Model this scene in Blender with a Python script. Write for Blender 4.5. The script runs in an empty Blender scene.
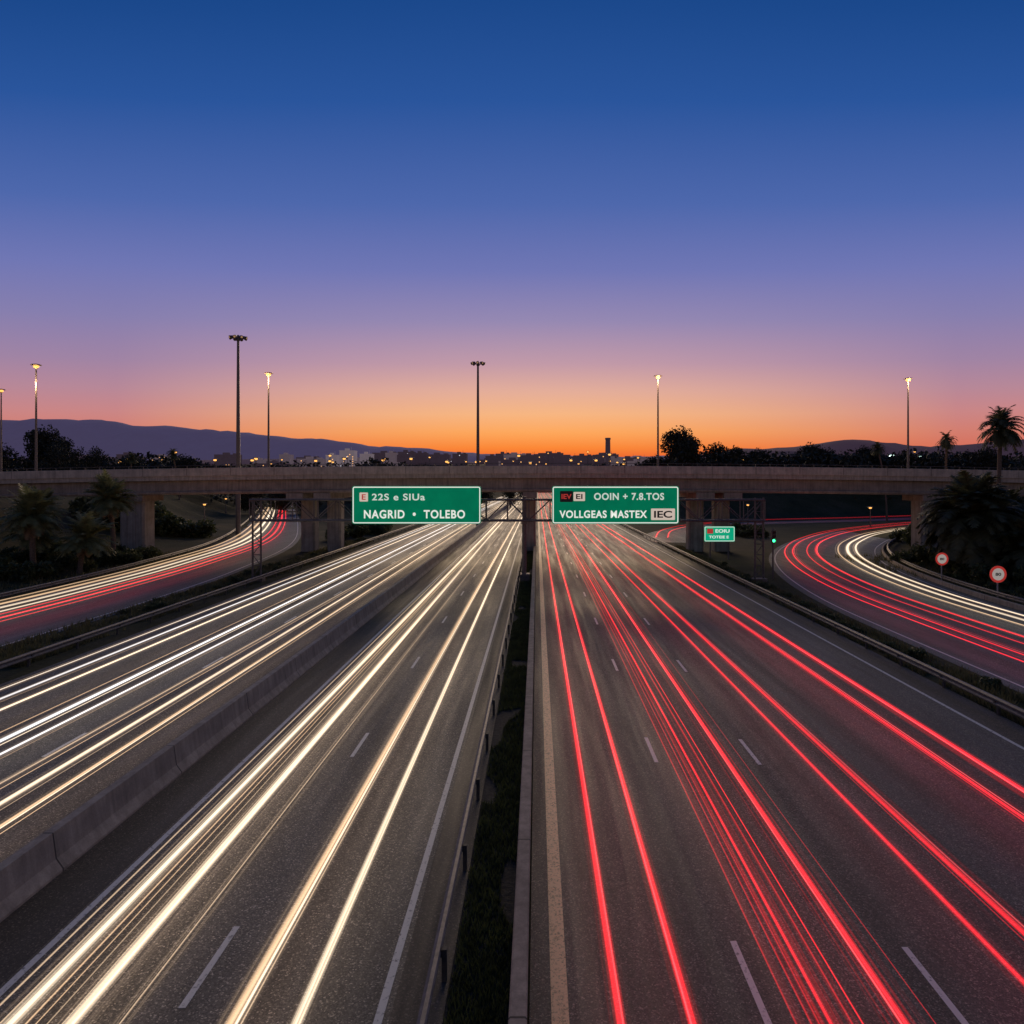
import bpy, math, random
from mathutils import Vector, noise as mnoise
random.seed(7)
scene = bpy.context.scene
COL = scene.collection
PI = math.pi

# ------------------------------------------------------------------ helpers
class MB:
    def __init__(s):
        s.v=[]; s.f=[]; s.m=[]; s.uv=[]
    def add(s, vs, fs, mat=0, uvs=None):
        b=len(s.v); s.v+= [tuple(v) for v in vs]
        for i,f in enumerate(fs):
            s.f.append([b+k for k in f]); s.m.append(mat)
            s.uv.append(uvs[i] if uvs else None)
    def box(s,x0,x1,y0,y1,z0,z1,mat=0):
        vs=[(x0,y0,z0),(x1,y0,z0),(x1,y1,z0),(x0,y1,z0),(x0,y0,z1),(x1,y0,z1),(x1,y1,z1),(x0,y1,z1)]
        s.add(vs,[(0,3,2,1),(4,5,6,7),(0,1,5,4),(1,2,6,5),(2,3,7,6),(3,0,4,7)],mat)
    def tube(s,p0,p1,r0,r1,n=8,mat=0,cap=True):
        p0=Vector(p0);p1=Vector(p1);d=(p1-p0)
        if d.length<1e-6: return
        d.normalize()
        a=Vector((0,0,1)) if abs(d.z)<.9 else Vector((1,0,0))
        u=d.cross(a).normalized(); w=d.cross(u)
        vs=[]
        for p,r in((p0,r0),(p1,r1)):
            for i in range(n):
                t=2*PI*i/n
                vs.append(p+u*(r*math.cos(t))+w*(r*math.sin(t)))
        fs=[(i,(i+1)%n,n+(i+1)%n,n+i) for i in range(n)]
        if cap: fs+= [tuple(range(n))[::-1],tuple(range(n,2*n))]
        s.add(vs,fs,mat)
    def mesh(s,name,mats,smooth=False):
        me=bpy.data.meshes.new(name); me.from_pydata(s.v,[],s.f)
        for m in mats: me.materials.append(m)
        me.polygons.foreach_set('material_index',s.m)
        if any(u is not None for u in s.uv):
            l=me.uv_layers.new(name='UVMap')
            k=0
            for i,f in enumerate(s.f):
                for j in range(len(f)):
                    l.data[k].uv = s.uv[i][j] if s.uv[i] else (0,0)
                    k+=1
        if smooth: me.polygons.foreach_set('use_smooth',[True]*len(s.f))
        me.update(); return me

def obj(name,me,parent=None,loc=(0,0,0),rot=(0,0,0),label=None,category=None,group=None,kind=None):
    o=bpy.data.objects.new(name,me); COL.objects.link(o)
    o.location=loc; o.rotation_euler=rot
    if parent: o.parent=parent
    if label: o['label']=label
    if category: o['category']=category
    if group: o['group']=group
    if kind: o['kind']=kind
    return o

def copy_thing(o,loc,rotz=None,scale=None,label=None):
    c=o.copy(); COL.objects.link(c); c.location=loc
    if rotz is not None: c.rotation_euler=(0,0,rotz)
    if scale is not None: c.scale=(scale,)*3
    if label: c['label']=label
    for ch in list(o.children):
        k=ch.copy(); COL.objects.link(k); k.parent=c
    return c

def smooth(pts,n=8):
    out=[]
    P=[Vector(p) for p in pts]
    for i in range(len(P)-1):
        p0=P[max(i-1,0)];p1=P[i];p2=P[i+1];p3=P[min(i+2,len(P)-1)]
        for k in range(n):
            t=k/n
            out.append(.5*((2*p1)+(-p0+p2)*t+(2*p0-5*p1+4*p2-p3)*t*t+(-p0+3*p1-3*p2+p3)*t**3))
    out.append(P[-1]); return out
def normals(path):
    ns=[]
    for i in range(len(path)):
        a=path[max(i-1,0)];b=path[min(i+1,len(path)-1)]
        t=(b-a); t.z=0; t.normalize(); ns.append(Vector((t.y,-t.x,0)))
    return ns
def sweep(mb,path,prof,mat=0,closed=False):
    ns=normals(path);k=len(prof);vs=[];fs=[]
    for p,n in zip(path,ns):
        for (o,z) in prof: vs.append(p+n*o+Vector((0,0,z)))
    e=k if closed else k-1
    for i in range(len(path)-1):
        for j in range(e):
            a=i*k+j;b=i*k+(j+1)%k
            fs.append((a,b,b+k,a+k))
    mb.add(vs,fs,mat)
def offset(path,o):
    return [p+n*o for p,n in zip(path,normals(path))]

def sst(t):
    t=max(0,min(1,t)); return t*t*(3-2*t)

# ------------------------------------------------------------------ materials
def newmat(name):
    m=bpy.data.materials.new(name); m.use_nodes=True
    nt=m.node_tree; b=nt.nodes['Principled BSDF']
    return m,nt,b
def L(nt,a,b): nt.links.new(a,b)
def texco(nt,scale=(1,1,1),rot=(0,0,0),which='Object'):
    t=nt.nodes.new('ShaderNodeTexCoord'); mp=nt.nodes.new('ShaderNodeMapping')
    mp.inputs['Scale'].default_value=scale; mp.inputs['Rotation'].default_value=rot
    L(nt,t.outputs[which],mp.inputs['Vector']); return mp.outputs['Vector']
def noise(nt,vec,scale,detail=3,rough=.5):
    n=nt.nodes.new('ShaderNodeTexNoise'); n.inputs['Scale'].default_value=scale
    n.inputs['Detail'].default_value=detail; n.inputs['Roughness'].default_value=rough
    L(nt,vec,n.inputs['Vector']); return n.outputs['Fac']
def ramp(nt,fac,stops):
    r=nt.nodes.new('ShaderNodeValToRGB'); e=r.color_ramp.elements
    while len(e)<len(stops): e.new(.5)
    for i,(p,c) in enumerate(stops):
        e[i].position=p; e[i].color=(c[0],c[1],c[2],1) if len(c)>2 else (c[0],)*3+(1,)
    L(nt,fac,r.inputs['Fac']); return r.outputs['Color']
def mult(nt,a,b,f=1.0,mode='MULTIPLY'):
    m=nt.nodes.new('ShaderNodeMix'); m.data_type='RGBA'; m.blend_type=mode
    m.inputs[0].default_value=f
    L(nt,a,m.inputs[6]); L(nt,b,m.inputs[7]); return m.outputs[2]
def bump(nt,b,h,strength,dist=.02):
    n=nt.nodes.new('ShaderNodeBump'); n.inputs['Strength'].default_value=strength
    n.inputs['Distance'].default_value=dist
    L(nt,h,n.inputs['Height']); L(nt,n.outputs['Normal'],b.inputs['Normal'])

def asphalt(name,c,speck=1.0):
    m,nt,b=newmat(name)
    v=texco(nt); vs=texco(nt,(.8,.03,1)); vm=texco(nt,(.35,.1,1))
    vo0=nt.nodes.new('ShaderNodeTexVoronoi'); vo0.inputs['Scale'].default_value=34; L(nt,v,vo0.inputs['Vector'])
    sx=nt.nodes.new('ShaderNodeSeparateColor'); L(nt,vo0.outputs['Color'],sx.inputs[0])
    col=ramp(nt,sx.outputs[0],[(0,[x*.45 for x in c]),(.45,[x*.82 for x in c]),(.8,[x*1.1 for x in c]),(.92,[x*1.8 for x in c]),(1,[min(1,x*(1+2.6*speck)) for x in c])])
    ag=noise(nt,v,60,3,.7)
    col=mult(nt,col,ramp(nt,ag,[(.3,(.6,)),(.5,(1,)),(.7,(1.45,))]))
    st=ramp(nt,noise(nt,vs,1.6,3,.6),[(.3,(.76,)),(.5,(.97,)),(.7,(1.16,))])
    col=mult(nt,col,st)
    pa=ramp(nt,noise(nt,vm,1.0,6,.65),[(.3,(.66,)),(.55,(1,)),(.75,(1.24,))])
    col=mult(nt,col,pa)
    vo=nt.nodes.new('ShaderNodeTexVoronoi'); vo.feature='DISTANCE_TO_EDGE'; vo.inputs['Scale'].default_value=.2
    dn=nt.nodes.new('ShaderNodeTexNoise'); dn.inputs['Scale'].default_value=1.2; dn.inputs['Detail'].default_value=5
    L(nt,v,dn.inputs['Vector'])
    va=nt.nodes.new('ShaderNodeVectorMath'); va.operation='MULTIPLY_ADD'; va.inputs[1].default_value=(2.2,2.2,0)
    L(nt,dn.outputs['Color'],va.inputs[0]); L(nt,v,va.inputs[2]); L(nt,va.outputs[0],vo.inputs['Vector'])
    cr=ramp(nt,vo.outputs['Distance'],[(0,(.5,)),(.004,(.75,)),(.009,(1,))])
    col=mult(nt,col,cr,.6)
    L(nt,col,b.inputs['Base Color'])
    rr=ramp(nt,noise(nt,vs,2,3,.6),[(.3,(.6,)),(.7,(.82,))])
    L(nt,rr,b.inputs['Roughness'])
    bump(nt,b,ag,.5,.01)
    return m
def rough_mat(name,c,c2=None,scale=3,rough=.85,bumps=.3,metal=0,dist=.02):
    m,nt,b=newmat(name); v=texco(nt); n=noise(nt,v,scale,6,.6)
    c2=c2 or [x*.55 for x in c]
    L(nt,ramp(nt,n,[(.3,c2),(.65,c)]),b.inputs['Base Color'])
    b.inputs['Roughness'].default_value=rough; b.inputs['Metallic'].default_value=metal
    if bumps: bump(nt,b,n,bumps,dist)
    return m
def leaf_mat(name,c,c2,scale=1.2,tr=.35):
    m,nt,b=newmat(name); v=texco(nt); n=noise(nt,v,scale,6,.6)
    col=ramp(nt,n,[(.3,c2),(.65,c)]); L(nt,col,b.inputs['Base Color']); b.inputs['Roughness'].default_value=.6
    t=nt.nodes.new('ShaderNodeBsdfTranslucent'); L(nt,col,t.inputs['Color'])
    mx=nt.nodes.new('ShaderNodeMixShader'); mx.inputs[0].default_value=tr
    L(nt,b.outputs[0],mx.inputs[1]); L(nt,t.outputs[0],mx.inputs[2]); L(nt,mx.outputs[0],nt.nodes['Material Output'].inputs['Surface'])
    return m
def concrete(name,c,joint=0,axis='Y',dirt=.7):
    m,nt,b=newmat(name); v=texco(nt)
    n1=noise(nt,v,.9,6,.65); n2=noise(nt,v,22,4,.6)
    col=ramp(nt,n1,[(.3,[x*.68 for x in c]),(.6,c),(.8,[min(1,x*1.15) for x in c])])
    col=mult(nt,col,ramp(nt,n2,[(.3,(.82,)),(.6,(1,))]))
    vs=texco(nt,(2.2,2.2,.12)); col=mult(nt,col,ramp(nt,noise(nt,vs,1.5,4,.6),[(.35,(dirt,)),(.6,(1,))]))
    if joint:
        t=nt.nodes.new('ShaderNodeTexCoord'); s=nt.nodes.new('ShaderNodeSeparateXYZ'); L(nt,t.outputs['Object'],s.inputs[0])
        mo=nt.nodes.new('ShaderNodeMath'); mo.operation='PINGPONG'; mo.inputs[1].default_value=joint/2
        L(nt,s.outputs[axis],mo.inputs[0])
        g=nt.nodes.new('ShaderNodeMath'); g.operation='GREATER_THAN'; g.inputs[1].default_value=.025
        L(nt,mo.outputs[0],g.inputs[0])
        col=mult(nt,col,ramp(nt,g.outputs[0],[(0,(.2,)),(1,(1,))]))
    L(nt,col,b.inputs['Base Color']); b.inputs['Roughness'].default_value=.85
    bump(nt,b,n2,.3,.01)
    return m
def emis(name,c,s,samp=False):
    m,nt,b=newmat(name); b.inputs['Base Color'].default_value=(*[x*.3 for x in c],1)
    b.inputs['Emission Color'].default_value=(*c,1); b.inputs['Emission Strength'].default_value=s
    if not samp: m.cycles.emission_sampling='NONE'
    return m

M_left=asphalt('asphalt_grey',(.18,.152,.110),1.0)
M_out=asphalt('asphalt_outer',(.145,.125,.095))
M_ramp=asphalt('asphalt_slip_road',(.095,.11,.10),.7)
M_right=asphalt('asphalt_brown',(.135,.114,.085),.7)
M_sh=asphalt('asphalt_shoulder',(.062,.05,.038))
M_paint,nt,b=newmat('road_paint'); v=texco(nt)
L(nt,ramp(nt,noise(nt,v,9,6,.7),[(.34,(.16,.14,.12)),(.44,(.75,.70,.60))]),b.inputs['Base Color']); b.inputs['Roughness'].default_value=.6
M_yel,nt,b=newmat('cream_paint'); v=texco(nt)
L(nt,ramp(nt,noise(nt,v,14,6,.75),[(.38,(.25,.16,.08)),(.5,(.85,.56,.27))]),b.inputs['Base Color']); b.inputs['Roughness'].default_value=.6
M_bar=concrete('barrier_concrete',(.46,.375,.28),6.0)
M_conc=concrete('bridge_concrete',(.62,.51,.40))
M_pier=concrete('pier_concrete',(.42,.37,.31))
M_conc2=concrete('girder_concrete',(.40,.32,.255))
M_cap=concrete('parapet_concrete',(.72,.59,.46),0,dirt=.8)
M_cop=concrete('coping_concrete',(.52,.36,.25),6.0)
M_steel=rough_mat('galvanised_steel',(.22,.19,.17),(.10,.09,.08),6,.6,.05,.3)
M_postd=rough_mat('guardrail_post_steel',(.09,.08,.07),(.05,.045,.04),6,.7,.05,.1)
M_postl=rough_mat('pale_post_steel',(.5,.44,.4),(.35,.3,.28),6,.6,.05,.1)
M_dark=rough_mat('dark_steel',(.20,.17,.15),(.11,.095,.085),5,.5,.05,.3)
M_pole=rough_mat('pole_steel',(.16,.14,.13),(.1,.09,.09),5,.5,.05,.4)
M_bark=rough_mat('bark',(.20,.14,.095),(.07,.05,.038),9,.95,.8,0,.05)
M_leaf=leaf_mat('leaf_green',(.11,.13,.045),(.035,.045,.018))
M_leafd=rough_mat('leaf_dark',(.04,.045,.025),(.014,.018,.01),1.2,.8,0)
M_palm=leaf_mat('palm_frond',(.27,.28,.12),(.10,.12,.055),1.5)
M_palmd=leaf_mat('palm_frond_dark',(.12,.125,.055),(.045,.055,.03),.8)
M_dry=leaf_mat('dry_frond',(.40,.28,.16),(.18,.125,.075),2)
M_grass=leaf_mat('dry_grass',(.17,.155,.065),(.055,.06,.025),1.5)
M_gravel=rough_mat('median_gravel',(.05,.042,.034),(.014,.013,.01),7,.95,.9,0,.05)

M_ground,nt,b=newmat('ground_soil'); v=texco(nt)
n=noise(nt,v,.12,8,.65); n2=noise(nt,v,4,6,.7)
c=ramp(nt,n,[(.3,(.03,.038,.017)),(.5,(.058,.058,.028)),(.75,(.10,.08,.05))])
c=mult(nt,c,ramp(nt,n2,[(.3,(.45,)),(.7,(1.4,))]))
L(nt,c,b.inputs['Base Color']); b.inputs['Roughness'].default_value=.95; b.inputs['Specular IOR Level'].default_value=.1; bump(nt,b,n2,.8,.1)

# ------------------------------------------------------------------ paths
left_ramp=smooth([(-39,-20,0),(-38.5,20,0),(-38,45,0),(-38.3,62,0),(-40,82,0),(-45.3,113,0),(-59.5,158,0),(-87,235,0),(-136,370,0),(-188,520,0)],10)
right_ramp=smooth([(31,-20,0),(30.3,15,0),(30.3,45,0),(31.2,62,0),(34.5,80,0),(40,97,0),(49,115,0),(64,136,0),(90,160,0),(126,184,0),(180,212,0)],10)
side_road=smooth([(21,118,0),(26,138,0),(37,158,0),(55,174,0),(84,186,0),(120,205,0)],10)
allroad=left_ramp[::3]+right_ramp[::3]+side_road[::3]
def dist_roads(x,y):
    d=max(0,-29-x, x-20) if y<760 else 200
    for p in allroad:
        q=math.hypot(p.x-x,p.y-y)-8
        if q<d: d=q
    return max(d,0)
def height(x,y):
    h=0.0
    if y<760:
        d=dist_roads(x,y)
        a=sst((y-112)/60)
        h+=8.2*sst((d-7)/22)*a
        h+=3.2*sst((d-4)/26)*(1-a)
        h+=5.5*sst((abs(x)-62)/40)*(1-a)
        if d>8: h+=.5*mnoise.noise(Vector((x*.06,y*.06,0)))*sst((d-8)/10)
    else:
        h=8.2*sst((abs(x)-20)/30)
    h=max(h, 8.2*sst((y-725)/80)+30*sst((y-760)/300))
    return h
xs=[-7000,-5000,-3500,-2400,-1700,-1200,-850,-600,-450,-350,-280,-230,-190,-160]+list(range(-140,141,4))+[160,190,230,280,350,450,600,850,1200,1700,2400,3500,5000,7000]
ys=[-300,-150,-80,-40,-20]+list(range(-10,270,4))+list(range(276,420,10))+list(range(430,800,20))+[820,860,900,950,1000,1060,1150,1300,1500,1800,2300,3000,4000,5500,7500]
V=[];F=[]
for y in ys:
    for x in xs: V.append((x,y,height(x,y)))
nx=len(xs)
for j in range(len(ys)-1):
    for i in range(nx-1):
        a=j*nx+i; F.append((a,a+1,a+1+nx,a+nx))
mb=MB(); mb.add(V,F); obj('ground',mb.mesh('ground',[M_ground],True),kind='structure',label='dark grassy ground and embankments beside the motorway')

def strip(x0,x1,y0,y1,z,mat,mb=None,seg=20):
    mb=mb or MB()
    n=max(1,int((y1-y0)/seg)); vs=[];fs=[]
    for i in range(n+1):
        y=y0+(y1-y0)*i/n; vs+=[(x0,y,z),(x1,y,z)]
    for i in range(n): a=2*i; fs.append((a,a+1,a+3,a+2))
    mb.add(vs,fs,mat); return mb
mb=MB(); strip(-10.65,-2.75,-15,722,.02,0,mb); strip(-12.2,-10.65,-15,722,.02,1,mb); strip(-2.75,-1.75,-15,722,.02,1,mb)
obj('road',mb.mesh('road',[M_left,M_sh]),kind='structure',label='grey asphalt motorway lanes beside the median')
mb=MB(); strip(-26.6,-12.95,-15,722,.02,0,mb)
obj('road',mb.mesh('road',[M_out]),kind='structure',label='grey asphalt outer motorway lanes behind concrete barrier')
mb=MB(); strip(-.14,18.4,-15,722,.02,0,mb); strip(18.4,19.9,-15,722,.02,1,mb)
obj('road',mb.mesh('road',[M_right,M_sh]),kind='structure',label='brown-grey asphalt five-lane motorway carriageway')
mb=MB(); strip(-1.75,-.5,-15,400,.012,0,mb); obj('ground',mb.mesh('ground',[M_gravel]),kind='structure',label='dark gravel strip between guardrail and median wall')
for path,w in((left_ramp,6),(right_ramp,7.2)):
    mb=MB(); sweep(mb,path,[(-w,.02),(w,.02)]); obj('ramp_road',mb.mesh('ramp_road',[M_ramp]),kind='structure',label='curved asphalt slip road under the overpass')
    mb=MB()
    sweep(mb,path,[(-w+.7,.026),(-w+.85,.026)]); sweep(mb,path,[(w-.85,.026),(w-.7,.026)])
    obj('road_marking',mb.mesh('road_marking',[M_paint]),kind='structure',label='painted white edge lines of the slip road')
mb=MB(); sweep(mb,side_road,[(-4,.012),(4,.012)]); obj('ramp_road',mb.mesh('ramp_road',[M_ramp]),kind='structure',label='narrow asphalt service road beyond the overpass')
mb=MB(); z=.026
for x in(-10.5,-2.95): strip(x-.08,x+.08,-15,722,z,0,mb)
for x in(-25.9,-13.9): strip(x-.08,x+.08,-15,722,z,0,mb)
strip(18.2,18.36,-15,722,z,0,mb); strip(.27,.6,-15,722,z,1,mb)
for x,ph in((-6.75,13.3),(4.27,12.8),(7.9,12.6),(-18,13.3)):
    y=ph-24.4
    while y<500:
        strip(x-.07,x+.07,y,y+2.45,z,0,mb,50); y+=12.2
obj('road_marking',mb.mesh('road_marking',[M_paint,M_yel]),kind='structure',label='painted lane dashes and edge lines on motorway')

# ------------------------------------------------------------------ barriers
def straight(x,y0,y1,step=6):
    n=int((y1-y0)/step); return [Vector((x,y0+(y1-y0)*i/n,0)) for i in range(n+1)]
mb=MB()
sweep(mb,straight(-12.58,-10,600),[(.40,.0),(.40,.09),(.22,.34),(.13,1.0),(-.13,1.0),(-.22,.34),(-.40,.09),(-.40,0)])
obj('concrete_barrier',mb.mesh('concrete_barrier',[M_bar]),label='long grey precast concrete barrier between motorway lanes',category='barrier')
mb=MB()
sweep(mb,offset(right_ramp,7.45)[14:90],[(.12,.0),(.12,.38),(.09,.42),(-.09,.42),(-.12,.38),(-.12,0)])
obj('concrete_kerb',mb.mesh('concrete_kerb',[M_bar]),label='low pale concrete kerb along the curved slip road',category='kerb')
mb=MB()
sweep(mb,straight(-.33,-10,600),[(.13,.0),(.13,.76),(-.13,.76),(-.13,0)],0)
wall=obj('median_wall',mb.mesh('median_wall',[M_bar]),label='low concrete wall along the planted median',category='wall')
mb=MB(); sweep(mb,straight(-.33,-10,600),[(.16,.763),(.16,.81),(.13,.84),(-.13,.84),(-.16,.81),(-.16,.763)],0,True)
obj('coping',mb.mesh('coping',[M_cop]),parent=wall)

pm=MB(); pm.box(-.05,.05,-.06,.06,-.1,.66); pm.box(-.2,-.051,-.05,.05,.5,.64); POST=pm.mesh('post',[M_postd])
def guardrail(path,side,label,every,maxn=99):
    mb=MB(); prof=[(side*.02,.42),(side*.09,.47),(side*.09,.52),(side*.03,.58),(side*.03,.62),(side*.09,.68),(side*.09,.73),(side*.02,.79),(-side*.06,.79),(-side*.0,.73),(-side*.0,.68),(-side*.06,.62),(-side*.06,.58),(-side*.0,.52),(-side*.0,.47),(-side*.03,.42)]
    sweep(mb,path,prof,0,True)
    e=bpy.data.objects.new('guardrail',None); COL.objects.link(e); e.location=tuple(path[0])
    e['label']=label; e['category']='guardrail'; e['group']='steel guardrails along the roads'
    o=obj('beam',mb.mesh('beam',[M_steel]),parent=e,loc=tuple(-path[0]))
    acc=0;last=path[0];cnt=0
    for p,n in zip(path,normals(path)):
        acc+=(p-last).length; last=p
        if acc>=every and cnt<maxn:
            acc=0;cnt+=1
            obj('post',POST,parent=e,loc=tuple(p-path[0]-n*side*.12),rot=(0,0,0 if side<0 else PI))
guardrail(straight(-1.98,2,400,4),-1,'galvanised steel guardrail beside the planted median',3.9)
guardrail(straight(19.75,10,300,4),-1,'galvanised steel guardrail on the motorway shoulder',3.9,70)
guardrail(straight(-27.6,10,300,4),1,'galvanised steel guardrail on the outer shoulder',3.9,70)
guardrail(offset(right_ramp,8.1)[18:95],-1,'curved steel guardrail beside the slip road',3.9,40)
guardrail(offset(left_ramp,-6.7)[18:80],1,'curved steel guardrail beside the slip road',3.9,40)

# ------------------------------------------------------------------ overpass
def deckz(x): return 12.45-.85*(x/75)**2
BY0,BY1=96,110
def deckpath(): return [Vector((x,0,deckz(x))) for x in range(-170,171,5)]
e=bpy.data.objects.new('overpass_bridge',None); COL.objects.link(e); e['label']='wide concrete road overpass crossing the motorway on piers'; e['category']='bridge'; e.location=(0,BY0,0)
def xsweep(mb,prof,mat=0):
    k=len(prof);vs=[];fs=[];P=deckpath()
    for p in P:
        for (yy,dz) in prof: vs.append((p.x,yy,p.z+dz))
    for i in range(len(P)-1):
        for j in range(k):
            a=i*k+j;b=i*k+(j+1)%k; fs.append((a,a+k,b+k,b))
    mb.add(vs,fs,mat)
mb=MB(); xsweep(mb,[(0,-1.75),(0,-1.15),(BY1-BY0,-1.15),(BY1-BY0,-1.75)]); obj('deck_slab',mb.mesh('deck_slab',[M_conc]),parent=e)
for y0,y1 in((-.12,.18),(BY1-BY0-.18,BY1-BY0+.12)):
    mb=MB(); xsweep(mb,[(y0,-1.148),(y0,-.1),(y0+.03,-.08),(y1-.03,-.08),(y1,-.1),(y1,-1.148)])
    for x in range(-168,169,6): mb.box(x-.04,x+.04,y0-.012,y0-.002,deckz(x)-1.1,deckz(x)-.12,1)
    obj('parapet',mb.mesh('parapet',[M_cap,M_conc2]),parent=e)
for y0 in(.5,5.2,9.2,12.3):
    mb=MB(); xsweep(mb,[(y0,-3.7),(y0-.15,-3.5),(y0-.15,-3.3),(y0+.1,-3.2),(y0+.1,-1.752),(y0+.6,-1.752),(y0+.6,-3.2),(y0+.85,-3.3),(y0+.85,-3.5),(y0+.7,-3.7)]); obj('girder',mb.mesh('girder',[M_conc2]),parent=e)
mb=MB(); P=deckpath()
for i in range(len(P)-1):
    mb.tube((P[i].x,.03,P[i].z+.25),(P[i+1].x,.03,P[i+1].z+.25),.035,.035,5,0,False)
for x in range(-170,171,2): mb.box(x-.03,x+.03,0,.06,deckz(x)-.08,deckz(x)+.25)
obj('handrail',mb.mesh('handrail',[M_pole]),parent=e)
def pier(x,w,dpt,yc,c0=.3,c1=13.6):
    mb=MB(); zt=deckz(x)-4.5
    vs=[];c_=.25;prof=[(-w/2,-dpt/2+c_),(-w/2+c_,-dpt/2),(w/2-c_,-dpt/2),(w/2,-dpt/2+c_),(w/2,dpt/2-c_),(w/2-c_,dpt/2),(-w/2+c_,dpt/2),(-w/2,dpt/2-c_)]
    for z in(-1,zt): vs+= [(x+a,yc+b_,z) for a,b_ in prof]
    mb.add(vs,[(i,(i+1)%8,8+(i+1)%8,8+i) for i in range(8)]+[tuple(range(8,16))])
    if w>3:
        for k in(-1,1): mb.box(x+k*w/6-.04,x+k*w/6+.04,yc-dpt/2-.03,yc-dpt/2-.003,0,zt-.2,1)
    obj('pier',mb.mesh('pier',[M_pier,M_conc2]),parent=e)
    mb=MB(); c=w/2+.15
    mb.box(x-c,x+c,c0,c1,zt+.003,zt+.797)
    obj('pier_cap',mb.mesh('pier_cap',[M_conc2]),parent=e)
for x,w in((-56.2,3.4),(55.0,3.4)): pier(x,w,3.0,2.5,.3,5.9)
for x,w in((-33.4,2.0),(-29.6,2.0),(-1,1.6),(23.2,2.2),(27,2.2)): pier(x,w,2.2,7)

# ------------------------------------------------------------------ sign gantry
GY=70
g=bpy.data.objects.new('sign_gantry',None); COL.objects.link(g); g.location=(0,GY,0); g['label']='steel truss gantry carrying the motorway signs'; g['category']='gantry'
mb=MB(); xa,xb=-29.0,23.0; z0,z1=6.2,8.3
for y in(.6,1.8):
    for zz in(z0,z1): mb.tube((xa,y,zz),(xb,y,zz),.12,.12,6)
n=24
for i in range(n+1):
    x=xa+(xb-xa)*i/n
    for y in(.6,1.8): mb.tube((x,y,z0),(x,y,z1),.055,.055,5,0,False)
    for zz in(z0,z1): mb.tube((x,.6,zz),(x,1.8,zz),.05,.05,5,0,False)
    if i<n:
        x2=xa+(xb-xa)*(i+1)/n
        for y in(.6,1.8):
            a,b_=(z0,z1) if i%2 else (z1,z0)
            mb.tube((x,y,a),(x2,y,b_),.05,.05,5,0,False)
obj('truss_beam',mb.mesh('truss_beam',[M_dark]),parent=g)
def tower(x):
    mb=MB()
    for dx in(-.42,.42):
        mb.tube((x+dx,1.2,0),(x+dx,1.2,z1+.2),.11,.10,8)
    zz=.5; s=1
    while zz<z1-1:
        mb.tube((x-.42*s,1.2,zz),(x+.42*s,1.2,zz+1.1),.04,.04,5,0,False)
        mb.tube((x-.42,1.2,zz),(x+.42,1.2,zz),.04,.04,5,0,False)
        zz+=1.1; s=-s
    for dx in(-.42,.42): mb.tube((x+dx,.55,z0),(x+dx,1.85,z0),.07,.07,6)
    mb.box(x-.7,x+.7,.7,1.7,0,.3)
    obj('support_column',mb.mesh('support_column',[M_dark]),parent=g)
tower(-28.5); tower(22.6)
mb=MB()
mb.tube((-1.3,1.2,0),(-1.3,1.2,z1+.3),.24,.20,12); mb.box(-1.7,-.75,.6,1.8,.0,.8); mb.box(-1.6,-1.0,.7,1.7,z0-.35,z0-.14)
obj('support_column',mb.mesh('support_column',[M_dark]),parent=g)

def textmesh(txt,x0,x1,zc,h,mat,parent,name='lettering',y=-.03,bold=.02,space=1.0):
    cu=bpy.data.curves.new('t','FONT'); cu.body=txt; cu.size=1; cu.offset=min(bold,.026); cu.extrude=.004; cu.space_character=space
    to=bpy.data.objects.new('t',cu); COL.objects.link(to)
    dg=bpy.context.evaluated_depsgraph_get(); dg.update()
    me=bpy.data.meshes.new_from_object(to.evaluated_get(dg)); bpy.data.objects.remove(to)
    X=[v.co.x for v in me.vertices];Y=[v.co.y for v in me.vertices]
    a,b_,c_,d=min(X),max(X),min(Y),max(Y)
    for v in me.vertices:
        v.co=Vector((x0+(v.co.x-a)/(b_-a)*(x1-x0), y-v.co.z, zc+((v.co.y-c_)/(d-c_)-.5)*h))
    me.name=name; me.materials.clear(); me.materials.append(mat)
    return obj(name,me,parent=parent)
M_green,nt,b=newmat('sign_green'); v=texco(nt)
cc=ramp(nt,noise(nt,v,.5,4,.6),[(.3,(.0,.14,.07)),(.7,(.0,.19,.09))]); L(nt,cc,b.inputs['Base Color']); L(nt,cc,b.inputs['Emission Color']); b.inputs['Emission Strength'].default_value=.75; b.inputs['Roughness'].default_value=.5; b.inputs['Specular IOR Level'].default_value=.12; M_green.cycles.emission_sampling='NONE'  # panel emission stands in for light returned by the reflective sheeting
M_greenb=emis('sign_green_glow',(.0,.34,.18),1.0)  # exit panel glows by added emission, no lamp inside
M_sw=emis('sign_white',(.8,.84,.76),.9); M_sw3=emis('sign_white_dim',(.7,.78,.7),.75); M_sk=emis('sign_black',(.02,.02,.025),.1); M_sr=emis('sign_red',(.6,.05,.04),.6); M_sc=emis('sign_cream',(.75,.62,.52),.7)  # legend and symbol colours also glow by added emission
def rpts(x0,x1,z0,z1,r):
    o=[]
    for cx,cz,a0 in((x1-r,z1-r,0),(x0+r,z1-r,90),(x0+r,z0+r,180),(x1-r,z0+r,270)):
        for k in range(5):
            a=math.radians(a0+k*22.5); o.append((cx+r*math.cos(a),cz+r*math.sin(a)))
    return o
def rrect(mb,x0,x1,z0,z1,r,y0,y1,mat=0):
    pts=rpts(x0,x1,z0,z1,r); n=len(pts)
    mb.add([(p[0],y0,p[1]) for p in pts]+[(p[0],y1,p[1]) for p in pts],[tuple(range(n))[::-1],tuple(range(n,2*n))]+[(i,(i+1)%n,n+(i+1)%n,n+i) for i in range(n)],mat)
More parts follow.
